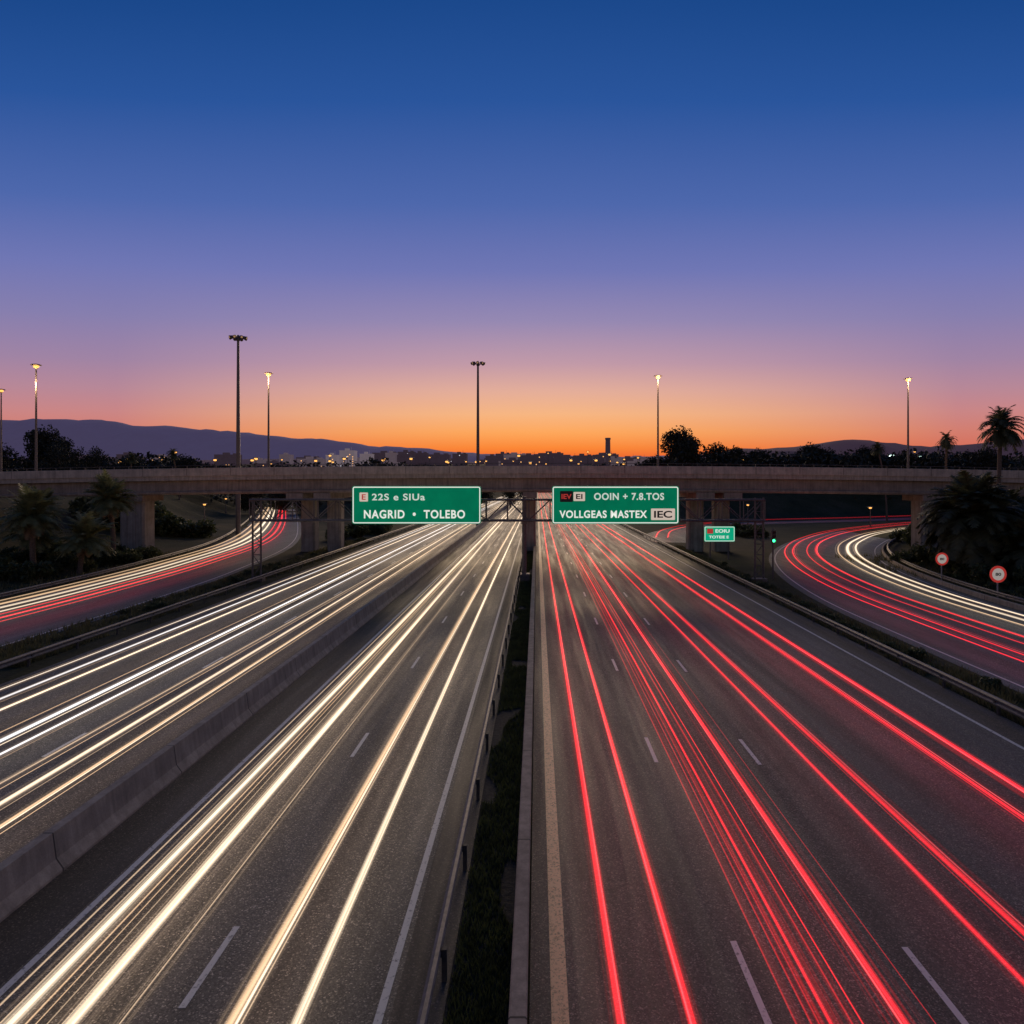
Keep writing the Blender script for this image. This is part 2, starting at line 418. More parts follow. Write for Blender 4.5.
def ringframe(mb,x0,x1,z0,z1,r,t,y0,y1,mat=0):
    A=rpts(x0,x1,z0,z1,r);B=rpts(x0+t,x1-t,z0+t,z1-t,max(.02,r-t));n=len(A)
    vs=[(p[0],y0,p[1]) for p in A]+[(p[0],y0,p[1]) for p in B]+[(p[0],y1,p[1]) for p in A]+[(p[0],y1,p[1]) for p in B]
    fs=[]
    for i in range(n):
        j=(i+1)%n; fs+=[(i,j,n+j,n+i),(i,j,2*n+j,2*n+i),(n+i,n+j,3*n+j,3*n+i)]
    mb.add(vs,fs,mat)
def sign(W,H,loc,label):
    s=bpy.data.objects.new('direction_sign',None); COL.objects.link(s); s.location=loc; s['label']=label; s['category']='road sign'
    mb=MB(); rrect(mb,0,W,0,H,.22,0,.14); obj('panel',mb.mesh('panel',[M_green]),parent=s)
    mb=MB(); ringframe(mb,.07,W-.07,.07,H-.07,.2,.10,-.012,.002); obj('border',mb.mesh('border',[M_sw]),parent=s)
    mb=MB()
    for k in range(4):
        x=W*(k+.5)/4; mb.box(x-.06,x+.06,.142,.46,.2,H-.2)
    obj('bracket',mb.mesh('bracket',[M_dark]),parent=s)
    return s
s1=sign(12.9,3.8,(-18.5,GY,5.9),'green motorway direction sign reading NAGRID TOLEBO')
textmesh('22S e SIUa',2.0,7.3,2.7,.68,M_sw3,s1,bold=.02,space=1.12); textmesh('NAGRID  \u2022  TOLEBO',1.2,11.3,.98,.85,M_sw,s1,bold=.026,space=1.15)
mb=MB(); rrect(mb,.75,1.6,2.25,3.15,.08,-.02,-.001); obj('route_symbol',mb.mesh('route_symbol',[M_sc]),parent=s1)
textmesh('E',.98,1.38,2.7,.55,M_sr,s1,y=-.035,bold=.02)
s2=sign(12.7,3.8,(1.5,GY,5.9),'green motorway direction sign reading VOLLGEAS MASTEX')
textmesh('OOIN + 7.8.TOS',4.2,11.2,2.75,.72,M_sw3,s2,bold=.026,space=1.12); textmesh('VOLLGEAS MASTEX',.75,9.5,.98,.76,M_sw,s2,bold=.026,space=1.12)
mb=MB(); rrect(mb,.8,2.1,2.2,3.3,.08,-.02,-.001); obj('route_symbol',mb.mesh('route_symbol',[M_sk]),parent=s2)
textmesh('IEV',.95,1.95,2.75,.5,M_sr,s2,y=-.035)
mb=MB(); rrect(mb,2.15,3.3,2.3,3.2,.08,-.02,-.001); obj('route_symbol',mb.mesh('route_symbol',[M_sc]),parent=s2)
textmesh('EI',2.4,3.05,2.75,.5,M_sk,s2,y=-.035)
mb=MB(); rrect(mb,9.9,12.3,.4,1.55,.08,-.02,-.001); obj('route_symbol',mb.mesh('route_symbol',[M_sc]),parent=s2)
textmesh('IEC',10.2,12.0,.97,.7,M_sk,s2,y=-.035,bold=.026)

s=bpy.data.objects.new('direction_sign',None); COL.objects.link(s); s.location=(22.0,92,2.3); s['label']='small bright green exit sign on two steel posts'; s['category']='road sign'
mb=MB(); rrect(mb,0,4.0,0,2.0,.15,0,.1); obj('panel',mb.mesh('panel',[M_greenb]),parent=s)
mb=MB(); ringframe(mb,.05,3.95,.05,1.95,.14,.07,-.012,.002); obj('border',mb.mesh('border',[M_sw]),parent=s)
textmesh('EOIU',1.45,3.3,1.4,.45,M_sw,s); textmesh('TOTEIE E',.6,3.2,.6,.36,M_sw,s)
for x in(.8,3.2):
    mb=MB(); mb.box(x-.08,x+.08,.102,.26,-2.3,1.9); obj('post',mb.mesh('post',[M_steel]),parent=s)
mb=MB(); rrect(mb,.35,1.15,1.05,1.7,.05,-.02,-.001); obj('route_symbol',mb.mesh('route_symbol',[M_sr]),parent=s)

def disc(mb,r,y0,y1,zc,mat=0,n=28,r_in=0):
    o=[(r*math.cos(2*PI*i/n),r*math.sin(2*PI*i/n)) for i in range(n)]
    if not r_in:
        mb.add([(a,y0,zc+b) for a,b in o]+[(a,y1,zc+b) for a,b in o],[tuple(range(n))[::-1],tuple(range(n,2*n))]+[(i,(i+1)%n,n+(i+1)%n,n+i) for i in range(n)],mat)
    else:
        k=r_in/r
        mb.add([(a,y0,zc+b) for a,b in o]+[(a*k,y0,zc+b*k) for a,b in o]+[(a,y1,zc+b) for a,b in o],[(i,(i+1)%n,n+(i+1)%n,n+i) for i in range(n)]+[(i,(i+1)%n,2*n+(i+1)%n,2*n+i) for i in range(n)],mat)
M_sr2=emis('sign_ring_red',(.7,.05,.04),.45); M_sw2=emis('sign_face_white',(.75,.66,.6),.38)  # small emission brightens ring and face, the sign holds no lamp
sp=bpy.data.objects.new('speed_limit_sign',None); COL.objects.link(sp); sp.location=(40.5,70,.4); sp['label']='round red-ringed speed limit sign on a pale post'; sp['category']='road sign'; sp['group']='speed limit signs beside the slip road'
mb=MB(); mb.tube((0,.08,-.8),(0,.08,2.0),.055,.055,8); obj('post',mb.mesh('post',[M_postl]),parent=sp)
mb=MB(); disc(mb,.62,0,.03,2.0); obj('face',mb.mesh('face',[M_sw2]),parent=sp)
mb=MB(); disc(mb,.64,-.012,.028,2.0,r_in=.46); obj('ring',mb.mesh('ring',[M_sr2]),parent=sp)
textmesh('80',-.22,.22,2.0,.24,M_sk,sp,name='number',y=-.02,bold=.026)
copy_thing(sp,(39.2,59.5,.0),scale=1.12)
M_go=emis('signal_green',(.05,1,.35),3.0); M_off=emis('signal_off',(.05,.01,.01),.05)
ts=bpy.data.objects.new('traffic_signal',None); COL.objects.link(ts); ts.location=(24.6,73,0); ts['label']='slim traffic signal with green light lit'; ts['category']='traffic signal'
mb=MB(); mb.tube((0,0,-.2),(0,0,5.2),.09,.07,8); obj('pole',mb.mesh('pole',[M_dark]),parent=ts)
mb=MB(); mb.box(-.24,.24,-.28,-.08,3.7,5.1)
for k in range(3): mb.tube((0,-.281,4.0+.42*k),(0,-.45,4.02+.42*k),.19,.2,12,0,False)
obj('signal_head',mb.mesh('signal_head',[M_dark]),parent=ts)
for k in range(3):
    mb=MB(); mb.tube((0,-.283,4.0+.42*k),(0,-.31,4.0+.42*k),.16,.15,12); obj('lens',mb.mesh('lens',[M_go if k==0 else M_off]),parent=ts)

# ------------------------------------------------------------------ lamps
M_lamp=emis('lamp_warm',(1,.46,.11),1.7); M_lampw=emis('lamp_white',(.7,1,.9),4.0); M_lampd=emis('lamp_dim',(1,.6,.3),.25)
def street_lamp(h,loc,label='tall steel street lamp with single glowing amber head',group='street lamps along the overpass',big=1.0,mat=None):
    e=bpy.data.objects.new('street_lamp',None); COL.objects.link(e); e.location=loc; e['label']=label; e['category']='street lamp'; e['group']=group
    mb=MB(); mb.tube((0,0,0),(0,0,h),.17*big,.09*big,10); mb.tube((0,0,0),(0,0,.9),.24*big,.22*big,10)
    obj('pole',mb.mesh('pole',[M_pole]),parent=e)
    mb=MB(); k=big
    mb.tube((0,0,h-.12*k),(0,0,h-.02*k),.1*k,.22*k,12)
    for i in range(4):
        a=2*PI*i/4+.4; mb.tube((.2*k*math.cos(a),.2*k*math.sin(a),h-.02*k),(.3*k*math.cos(a),.3*k*math.sin(a),h+.36*k),.025,.025,4)
    mb.tube((0,0,h+.36*k),(0,0,h+.46*k),.62*k,.56*k,14); mb.tube((0,0,h+.46*k),(0,0,h+.55*k),.5*k,.1*k,14)
    obj('lamp_head',mb.mesh('lamp_head',[M_pole]),parent=e)
    mb=MB(); mb.tube((0,0,h),(0,0,h+.12*k),.18*k,.32*k,12); mb.tube((0,0,h+.121*k),(0,0,h+.26*k),.32*k,.32*k,12); mb.tube((0,0,h+.261*k),(0,0,h+.355*k),.32*k,.24*k,12); obj('lens',mb.mesh('lens',[mat or M_lamp]),parent=e)
    return e
def glow(x,y,z,p,c=(1,.62,.34)):
    l=bpy.data.lights.new('lamp_light','POINT'); l.energy=p; l.color=c; l.shadow_soft_size=.4
    o=bpy.data.objects.new('lamp_light',l); COL.objects.link(o); o.location=(x,y,z)
l0=street_lamp(14.1,(54.6,103,deckz(54.6)-1.15))
for x,s_ in((17.8,1.0),(-39.5,1.04),(-73.7,1.165)):
    copy_thing(l0,(x,103,deckz(x)-1.15),scale=s_)
copy_thing(l0,(-84.2,110,10.6),scale=.97)
for x in(54.6,17.8,-39.5,-73.7): glow(x,102.2,deckz(x)+12.8,1100)
l1=street_lamp(10.5,(-161,300,9),'small distant street lamp glowing orange','distant street lamps',2.0)
RL=random.Random(9)
LL=[(-138,300,9),(-66,300,9.2),(-54,300,9),(-40,310,9),(16,330,9.5),(-190,320,9),(-118,290,9),(88,300,9),(52,310,9),(27,320,9.3),(-98,310,9.4),(-210,280,9),(178,300,9),(200,300,9),(-176,300,9.8),(-84,305,9.9),(68,300,9.8)]
for x,y,h in LL: copy_thing(l1,(x,y,h+random.uniform(-.6,1.0)),rotz=0,scale=1.0)
for i in range(58):
    y=RL.uniform(340,760); x=RL.uniform(-.75,.68)*y; zt=10+y*RL.choice((RL.uniform(.027,.034),RL.uniform(.027,.047)))
    sc=RL.uniform(.7,1.4); copy_thing(l1,(x,y,zt-10.9*sc),rotz=0,scale=sc)
l2=street_lamp(10.5,(119,300,10.8),'distant street lamp glowing bluish white','distant white street lamps',3.0,M_lampw)
for x,y in((152,300),(140,305),(170,310)): copy_thing(l2,(x,y,10.4))
l3=street_lamp(4.6,(70,147,0),'low street lamp glowing amber beside slip road','low street lamps beside the slip roads',.9)
for x,y in((33,140),(50,166),(-76,160),(-100,225)): copy_thing(l3,(x,y,height(x,y)),rotz=0)
for x,y in((72,140),(45,160),(-74,158)): glow(x,y,5.6,220)
def mast(loc,h):
    e=bpy.data.objects.new('high_mast_light',None); COL.objects.link(e); e.location=loc; e['label']='very tall steel mast with ring of unlit floodlights'; e['category']='light mast'; e['group']='high lighting masts'
    mb=MB(); mb.tube((0,0,0),(0,0,h),.46,.22,12); obj('pole',mb.mesh('pole',[M_pole]),parent=e)
    mb=MB()
    for i in range(12):
        a=2*PI*i/12;b_=2*PI*(i+1)/12
        mb.tube((.9*math.cos(a),.9*math.sin(a),h),(.9*math.cos(b_),.9*math.sin(b_),h),.1,.1,5)
        if i%3==0: mb.tube((0,0,h+.3),(.9*math.cos(a),.9*math.sin(a),h),.06,.06,5)
    mb.tube((0,0,h-.5),(0,0,h+.6),.35,.15,8)
    obj('ring',mb.mesh('ring',[M_pole]),parent=e)
    for i in range(8):
        a=2*PI*i/8; c,s=math.cos(a),math.sin(a)
        mb=MB(); mb.tube((.9*c,.9*s,h+.2),(1.6*c,1.6*s,h-.02),.2,.32,8,0); mb.tube((1.61*c,1.61*s,h-.023),(1.63*c,1.63*s,h-.03),.2,.2,8,1)
        obj('floodlight',mb.mesh('floodlight',[M_pole,M_lampd]),parent=e)
    return e
m0=mast((-55.5,130,0),36.9)
copy_thing(m0,(-13.5,160,0),scale=1.01)

# ------------------------------------------------------------------ vegetation
def palm_meshes(seed,h,nf,Lf,droop=1.0,trunk_r=.28,skirt=True,kids=20,lw=1.0,emin=-25,pm=None):
    R=random.Random(seed)
    tb=MB(); pts=[Vector((0,0,-1))]; lean=Vector((R.uniform(-.06,.06),R.uniform(-.06,.06),0))
    n=12
    for i in range(n+1):
        t=i/n; pts.append(Vector((lean.x*h*t*t*2,lean.y*h*t*t*2,h*t)))
    for i in range(len(pts)-1):
        r0=trunk_r*(1.35-.55*min(1,i/4)); r1=trunk_r*(1.3-.55*min(1,(i+1)/4))
        tb.tube(pts[i],pts[i+1],r0*.93,r1*1.04,10,0,False)
    top=pts[-1]
    cb=MB()
    def frond(az,el,Lg,mat,dr):
        d=Vector((math.cos(az)*math.cos(el),math.sin(az)*math.cos(el),math.sin(el)))
        p=top+Vector((0,0,R.uniform(-.3,.3))); seg=Lg/9; P=[p.copy()];D=[d.copy()]
        for k in range(9):
            p=p+d*seg; d=(d+Vector((0,0,-dr*(.09+.03*k)))).normalized(); P.append(p.copy());D.append(d.copy())
        for k in range(9):
            cb.tube(P[k],P[k+1],.035*(1-k/10)+.01,.035*(1-(k+1)/10)+.008,3,mat,False)
        for j in range(kids):
            t=(.12+.88*j/(kids-1))*8.99; k=int(t);f=t-k
            q=P[k].lerp(P[k+1],f);dd=D[k]
            side=dd.cross(Vector((0,0,1)))
            if side.length<.05: side=Vector((1,0,0))
            side.normalize()
            ll=Lg*(.26*math.sin(PI*min(1,.18+.8*j/kids))+.04)*R.uniform(.8,1.15)
            for sg in(-1,1):
                tip=q+(side*sg*.8+dd*.65+Vector((0,0,R.uniform(-.45,.05)))).normalized()*ll
                w=dd*(.05*Lg/3+.02)*lw
                cb.add([q-w,q+w,tip],[(0,1,2)],mat)
    for i in range(nf):
        frond(R.uniform(0,2*PI),math.radians(R.uniform(emin,82)),Lf*R.uniform(.8,1.1),0,droop)
    if skirt:
        for i in range(nf//3): frond(R.uniform(0,2*PI),math.radians(R.uniform(-75,-35)),Lf*R.uniform(.45,.7),1,.5)
    return tb.mesh('trunk',[M_bark],True),cb.mesh('crown',[pm or M_palm,M_dry if pm is None else M_palmd])
def palm(loc,label,*a,**k):
    t,c=palm_meshes(*a,**k)
    e=bpy.data.objects.new('palm_tree',None); COL.objects.link(e); e.location=loc; e['label']=label; e['category']='palm tree'; e['group']='palm trees beside the slip roads'
    obj('trunk',t,parent=e); obj('crown',c,parent=e); return e
def gz(x,y): return height(x,y)
P1=palm((-54,75,gz(-54,75)-.4),'date palm with arching fronds on dark slope',1,6.6,80,3.4,.62,.38,True,22,1.35,-20)
P2=palm((-50,76.5,gz(-50,76.5)-.4),'short bushy palm with arching fronds on slope',2,4.2,72,3.2,.62,.35,True,22,1.35,-20)
P3=palm((-52,86,gz(-52,86)-.3),'tall palm with spreading fronds beside slip road',3,8.2,80,3.4,.62,.35,True,22,1.35,-20)
copy_thing(P2,(-57.5,80,gz(-57.5,80)-.3),2.0,1.0)
copy_thing(P1,(-63,90,gz(-63,90)),1.0,.85)
palm((45.9,74,gz(45.9,74)-.3),'large dark bushy date palm beside slip road',5,6.4,190,5.4,1.0,.6,True,32,1.9,-40,M_palmd)
PD=palm((51.5,79,gz(51.5,79)),'dense dark palm beside the slip road',9,5.2,110,4.0,.9,.4,True,24,1.8,-35,M_palmd)
copy_thing(PD,(49.5,70,gz(49.5,70)-2.2),5.0,1.0)
copy_thing(PD,(57,85,gz(57,85)-1),3.0,1.1)
palm((54,82,gz(54,82)-.3),'tall fan palm with round crown behind guardrail',6,16.2,90,3.0,1.1,.3,True,18,1.3,-25,M_palmd)
P7=palm((73,125,gz(73,125)-.3),'distant slender palm with small round crown',7,17.7-gz(73,125),54,2.0,1.3,.25,True,12,1.6,-25,M_palmd)
P8=palm((91,182,gz(91,182)-.3),'distant slender palm with small round crown',8,19.2-gz(91,182),50,2.3,1.3,.25,True,12,1.8,-25,M_palmd)
copy_thing(P8,(-102,200,17.9-(19.2-gz(91,182))*.95),2.2,.95)
copy_thing(P8,(-119,205,17.0-(19.2-gz(91,182))*.9),3.2,.9)

def tree_meshes(seed,h,w,nc=16,nl=150,ls=.45):
    R=random.Random(seed); tb=MB(); cb=MB()
    th=h*.3; tb.tube((0,0,-1),(0,0,th),.05*h*.5,.035*h*.5,8,0,False)
    for i in range(nc):
        a=R.uniform(0,2*PI); rr=w/2*math.sqrt(R.random())*.8; zz=R.uniform(.25,.9)*h
        k=1-abs((zz/h-.55)/.5)**2*.7; c=Vector((rr*k*math.cos(a),rr*k*math.sin(a),zz))
        mid=Vector((c.x*.35,c.y*.35,th+(c.z-th)*.45))
        tb.tube((0,0,th*.85),mid,.02*h*.5,.013*h*.5,5,0,False); tb.tube(mid,c,.013*h*.5,.004*h*.5,4,0,False)
        cr=w*R.uniform(.12,.2)
        for j in range(nl):
            d=Vector((R.gauss(0,1),R.gauss(0,1),R.gauss(0,.75))); d=d.normalized()*cr*R.random()**.38*R.uniform(.9,1.25)
            q=c+d; u=Vector((R.uniform(-1,1),R.uniform(-1,1),R.uniform(-1,1))).normalized()*ls*R.uniform(.6,1.2)
            v_=u.cross(Vector((R.uniform(-1,1),R.uniform(-1,1),R.uniform(-1,1)))).normalized()*ls*.6
            cb.add([q-u*.5,q+v_*.5,q+u*.5,q-v_*.5],[(0,1,2,3)])
    return tb.mesh('trunk',[M_bark],True),cb.mesh('crown',[M_leafd])
def tree(loc,label,*a,**k):
    t,c=tree_meshes(*a,**k)
    e=bpy.data.objects.new('tree',None); COL.objects.link(e); e.location=loc; e['label']=label; e['category']='tree'; e['group']='broadleaf trees behind the overpass'
    obj('trunk',t,parent=e); obj('crown',c,parent=e); return e
T1=tree((50,240,gz(50,240)-.5),'large round-crowned dark tree behind the overpass',11,20.5,17,38,250,.85)
T2=tree((65,240,gz(65,240)-.5),'broad dark tree behind the overpass',12,17,15,32,230,.8)
T3=tree((-139,205,gz(-139,205)-1),'dark leafy tree against the dusk sky',13,16,14,24,160,.65)
R=random.Random(3)
for x,y,s in((33,250,.68),(41,246,.74),(57,250,.74),(73,250,.85),(80,250,.75),(27,255,.6),(-150,215,1.0),(-132,210,.9),(-124,215,.8),(-160,205,1.0),(-112,220,.7),(-11,290,1.0),(-24,290,.8),(-92,225,.68),(112,245,.9),(118,250,.8),(125,245,.92),(132,250,.8),(138,245,.9),(150,240,1.0),(158,245,.9),(98,248,.85),(104,250,.75),(-75,230,.66),(-172,215,1.0),(-62,240,.7),(90,252,.82),(-86,235,.62),(-50,250,.68),(-38,262,.7)):
    copy_thing(R.choice((T1,T2,T3)),(x,y,gz(x,y)-1.0),R.uniform(0,6),s*.95,'dark leafy tree against the dusk sky')
def shrub_mesh(seed,r,n=800,ls=.22):
    R=random.Random(seed); cb=MB()
    for j in range(9): cb.tube((0,0,-.2),(R.uniform(-.6,.6)*r,R.uniform(-.6,.6)*r,R.uniform(.5,.9)*r),.04,.015,4,1,False)
    cs=[Vector((R.uniform(-.6,.6)*r,R.uniform(-.6,.6)*r,R.uniform(.25,.9)*r)) for _ in range(9)]
    for j in range(n):
        c=R.choice(cs); d=Vector((R.gauss(0,1),R.gauss(0,1),R.gauss(0,.8))).normalized()*r*.45*R.random()**.5
        q=c+d
        if q.z<0: q.z=abs(q.z)*.3
        u=Vector((R.uniform(-1,1),R.uniform(-1,1),R.uniform(-1,1))).normalized()*ls
        v_=u.cross(Vector((R.uniform(-1,1),R.uniform(-1,1),1))).normalized()*ls*.5
        cb.add([q-u,q+v_,q+u,q-v_],[(0,1,2,3)])
    return cb.mesh('shrub',[M_leaf,M_bark])
SH=[shrub_mesh(i,1.6) for i in range(3)]
def shrub(x,y,s):
    o=obj('shrub',R.choice(SH),loc=(x,y,gz(x,y)-.1),rot=(0,0,R.uniform(0,6)),label='dark low shrub on the road embankment',category='shrub',group='shrubs on the embankments'); o.scale=(s,s,s*R.uniform(.8,1.2))
for i in range(44): shrub(R.uniform(-66,-48.5),R.uniform(68,94),R.uniform(.5,1.2))
for i in range(34): shrub(R.uniform(43.5,60),R.uniform(66,88),R.uniform(.7,1.4))
for i in range(14): shrub(R.uniform(41.5,46),R.uniform(56,74),R.uniform(.3,.6))
for i in range(26): shrub(R.uniform(-78,-62),R.uniform(118,140),R.uniform(1.3,2.4))
for i in range(14): shrub(R.uniform(-36,-31),R.uniform(118,170),R.uniform(.8,1.8))
for i in range(16): shrub(R.uniform(34,40)+(i%5)*1.5,R.uniform(128,146),R.uniform(.5,1.1))
for i in range(14): shrub(R.uniform(60,72),R.uniform(100,122),R.uniform(1.0,1.8))
for i in range(26): shrub(R.uniform(-32,-29.5),R.uniform(48,120),R.uniform(.2,.42))
for i in range(30): shrub(R.uniform(20.7,22.3),34+66*(i/30)+R.uniform(0,2),R.uniform(.2,.38))

cb=MB()
def leafq(x,y,z,l0,l1):
    q=Vector((x,y,z)); ls=R.uniform(l0,l1)
    u=Vector((R.uniform(-1,1),R.uniform(-1,1),R.uniform(-1,1))).normalized()*ls
    v_=u.cross(Vector((R.uniform(-1,1),R.uniform(-1,1),1))).normalized()*ls*.6
    cb.add([q-u,q+v_,q+u,q-v_],[(0,1,2,3)])
for i in range(40000):
    x=R.uniform(-260,260); y=R.uniform(225,290)
    if dist_roads(x,y)<12: continue
    top=(9.8+1.8*sst((x-20)/40))+3.6*mnoise.noise(Vector((x*.05,y*.03,2)))+2.8*mnoise.noise(Vector((x*.2,y*.1,5)))
    leafq(x,y,gz(x,y)+max(.5,top)*R.random()**.5,.5,1.0)
for i in range(12000):
    y=R.uniform(560,715); x=R.choice((-1,1))*R.uniform(32,420)
    top=17+5*mnoise.noise(Vector((x*.02,y*.03,2)))+4*mnoise.noise(Vector((x*.09,y*.1,5)))
    leafq(x,y,gz(x,y)+max(.5,top)*R.random()**.5,1.2,2.2)
obj('woodland',cb.mesh('woodland',[M_leafd]),kind='stuff',label='dark band of distant trees and scrub behind overpass')
def grass(name,regions,n,hmin,hmax,label,thr=-.02,gm=None):
    cb=MB()
    for i in range(n):
        x0,x1,y0,y1=R.choice(regions); t=R.random()
        x=R.uniform(x0,x1); y=y0+(y1-y0)*t**1.8
        if mnoise.noise(Vector((x*.9,y*.35,3)))<thr: continue
        z=gz(x,y); a=R.uniform(0,2*PI); w=.012+.0006*y; h=R.uniform(hmin,hmax)
        dx,dy=math.cos(a)*w,math.sin(a)*w; lx,ly=R.uniform(-.5,.5)*h,R.uniform(-.5,.5)*h
        cb.add([(x-dx,y-dy,z),(x+dx,y+dy,z),(x+lx,y+ly,z+h)],[(0,1,2)])
    obj(name,cb.mesh(name,[gm or M_grass]),kind='stuff',label=label)
grass('grass',[(-1.7,-.55,9,140)],46000,.04,.22,'dark weeds growing in the planted median strip',-.3,M_leaf)
grass('grass',[(20.0,22.6,28,110),(-32.4,-28.0,38,120)],34000,.12,.45,'dry grass on the verges between roads',-.2)
grass('grass',[(-62,-46.5,50,100),(40,60,46,96)],30000,.15,.6,'dry grass on the embankment slopes',-.1)

# ------------------------------------------------------------------ hills
def ridge(name,Y,xs_h,mat,depth,label,rough=12):
    vs=[];fs=[];N=260
    x0,x1=xs_h[0][0],xs_h[-1][0]
    def H(x):
        for (a,ha),(b_,hb) in zip(xs_h,xs_h[1:]):
            if a<=x<=b_: return ha+(hb-ha)*sst((x-a)/(b_-a))
        return 0
    K=8
    for i in range(N+1):
        x=x0+(x1-x0)*i/N; h=H(x)+rough*(mnoise.noise(Vector((x*.004,1,Y)))+.45*mnoise.noise(Vector((x*.013,4,Y)))+.25*mnoise.noise(Vector((x*.05,4,Y))))
        for j in range(K+1):
            t=j/K; hh=h*math.sin(t*PI/2)**1.2+ (rough*.8*mnoise.noise(Vector((x*.006,t*4,Y))) if 0<j<K else 0)
            vs.append((x,Y-depth*(1-t),max(hh,-5)))
        vs.append((x,Y+depth*.5,0))
    K2=K+2
    for i in range(N):
        for j in range(K2-1):
            a=i*K2+j; fs.append((a,a+K2,a+K2+1,a+1))
    mb=MB(); mb.add(vs,fs); obj(name,mb.mesh(name,[mat],True),kind='structure',label=label)
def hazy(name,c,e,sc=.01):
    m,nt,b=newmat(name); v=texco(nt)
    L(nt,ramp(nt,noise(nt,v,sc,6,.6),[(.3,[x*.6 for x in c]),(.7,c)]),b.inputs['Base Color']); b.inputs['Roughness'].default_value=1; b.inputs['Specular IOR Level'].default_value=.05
    b.inputs['Emission Color'].default_value=(*e,1); b.inputs['Emission Strength'].default_value=1; m.cycles.emission_sampling='NONE'; return m  # emission paints aerial haze into the hill and distant wall colours
M_h1=hazy('hill_haze_blue',(.08,.08,.10),(.050,.040,.085)); M_h2=hazy('hill_haze_near',(.05,.05,.05),(.034,.020,.034))
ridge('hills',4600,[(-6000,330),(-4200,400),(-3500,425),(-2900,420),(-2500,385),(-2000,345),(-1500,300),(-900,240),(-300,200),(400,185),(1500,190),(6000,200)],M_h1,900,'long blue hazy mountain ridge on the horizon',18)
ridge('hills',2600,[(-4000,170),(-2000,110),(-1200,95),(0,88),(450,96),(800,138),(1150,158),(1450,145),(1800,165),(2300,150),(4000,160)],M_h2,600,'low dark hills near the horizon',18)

# ------------------------------------------------------------------ city
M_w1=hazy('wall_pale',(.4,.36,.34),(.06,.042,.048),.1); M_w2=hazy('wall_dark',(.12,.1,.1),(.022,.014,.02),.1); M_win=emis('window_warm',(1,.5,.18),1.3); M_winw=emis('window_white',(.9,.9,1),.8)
def building(x,y,w,d,h,mat,lit,seed,label):
    R=random.Random(seed); mb=MB(); mb.box(-w/2,w/2,-d/2,d/2,-3,h); mb.box(-w/2-.3,w/2+.3,-d/2-.3,d/2+.3,h+.003,h+.9)
    mb.box(-w*.2,w*.05,-d*.2,d*.2,h+.903,h+3.8); mb.tube((w*.2,0,h+.9),(w*.2,0,h+6),.25,.15,5)
    if w>20: mb.box(w*.25,w*.4,-d*.3,d*.3,h+.903,h+2.6)
    o=obj('building',mb.mesh('building',[mat]),loc=(x,y,gz(x,y)-1),label=label,category='building',group='distant city buildings')
    wb=MB(); nx_=max(2,int(w/3.6)); nz=max(2,int(h/3.1))
    for i in range(nx_):
        for k in range(nz):
            if R.random()<lit:
                cx=-w/2+(i+.5)*w/nx_; cz=(k+.5)*h/nz; wb.box(cx-.6,cx+.6,-d/2-.08,-d/2-.01,cz-.6,cz+.6,0 if R.random()<.75 else 1)
    if wb.v: obj('windows',wb.mesh('windows',[M_win,M_winw]),parent=o)
RB=random.Random(21)
for i in range(100):
    y=RB.uniform(900,1500); px=RB.uniform(-.72,.66)
    if i%3==0: px=RB.uniform(-.34,.12)
    x=px*y; h=RB.uniform(7,17)+ (5 if i%3==0 else 0)
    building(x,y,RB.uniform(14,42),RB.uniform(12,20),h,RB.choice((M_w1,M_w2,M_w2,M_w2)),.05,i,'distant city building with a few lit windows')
M_w3=hazy('wall_bright',(.45,.4,.38),(.105,.082,.092),.1)  # stronger painted haze emission, so the pale blocks glow a little
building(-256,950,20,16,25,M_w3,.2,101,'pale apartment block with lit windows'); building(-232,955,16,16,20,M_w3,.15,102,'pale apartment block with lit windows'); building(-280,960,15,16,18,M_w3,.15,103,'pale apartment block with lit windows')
mb=MB(); mb.tube((0,0,-4),(0,0,44),3.6,2.7,16); mb.tube((0,0,44.01),(0,0,46),3.2,3.2,16); mb.tube((0,0,28),(0,0,29),3.5,3.5,16)
obj('chimney_tower',mb.mesh('chimney_tower',[M_w2]),loc=(81,800,height(81,800)+6),label='tall dark slender industrial chimney on the skyline',category='chimney')
mb=MB(); w=34
mb.add([(-w/2,-10,-3),(w/2,-10,-3),(w/2,10,-3),(-w/2,10,-3),(-w/2,-10,10),(w/2,-10,10),(w/2,10,10),(-w/2,10,10),(-w/2+4,0,13.5),(w/2-4,0,13.5)],[(0,1,5,4),(1,2,6,5),(2,3,7,6),(3,0,4,7),(4,5,9,8),(5,6,9),(6,7,8,9),(7,4,8)])
for k in range(7): mb.box(-14+k*4,-12.5+k*4,-10.08,-10.01,6,7.2,1)
obj('warehouse',mb.mesh('warehouse',[M_w2,M_w1]),loc=(150,400,14.5),label='low dim warehouse with hipped roof',category='building')

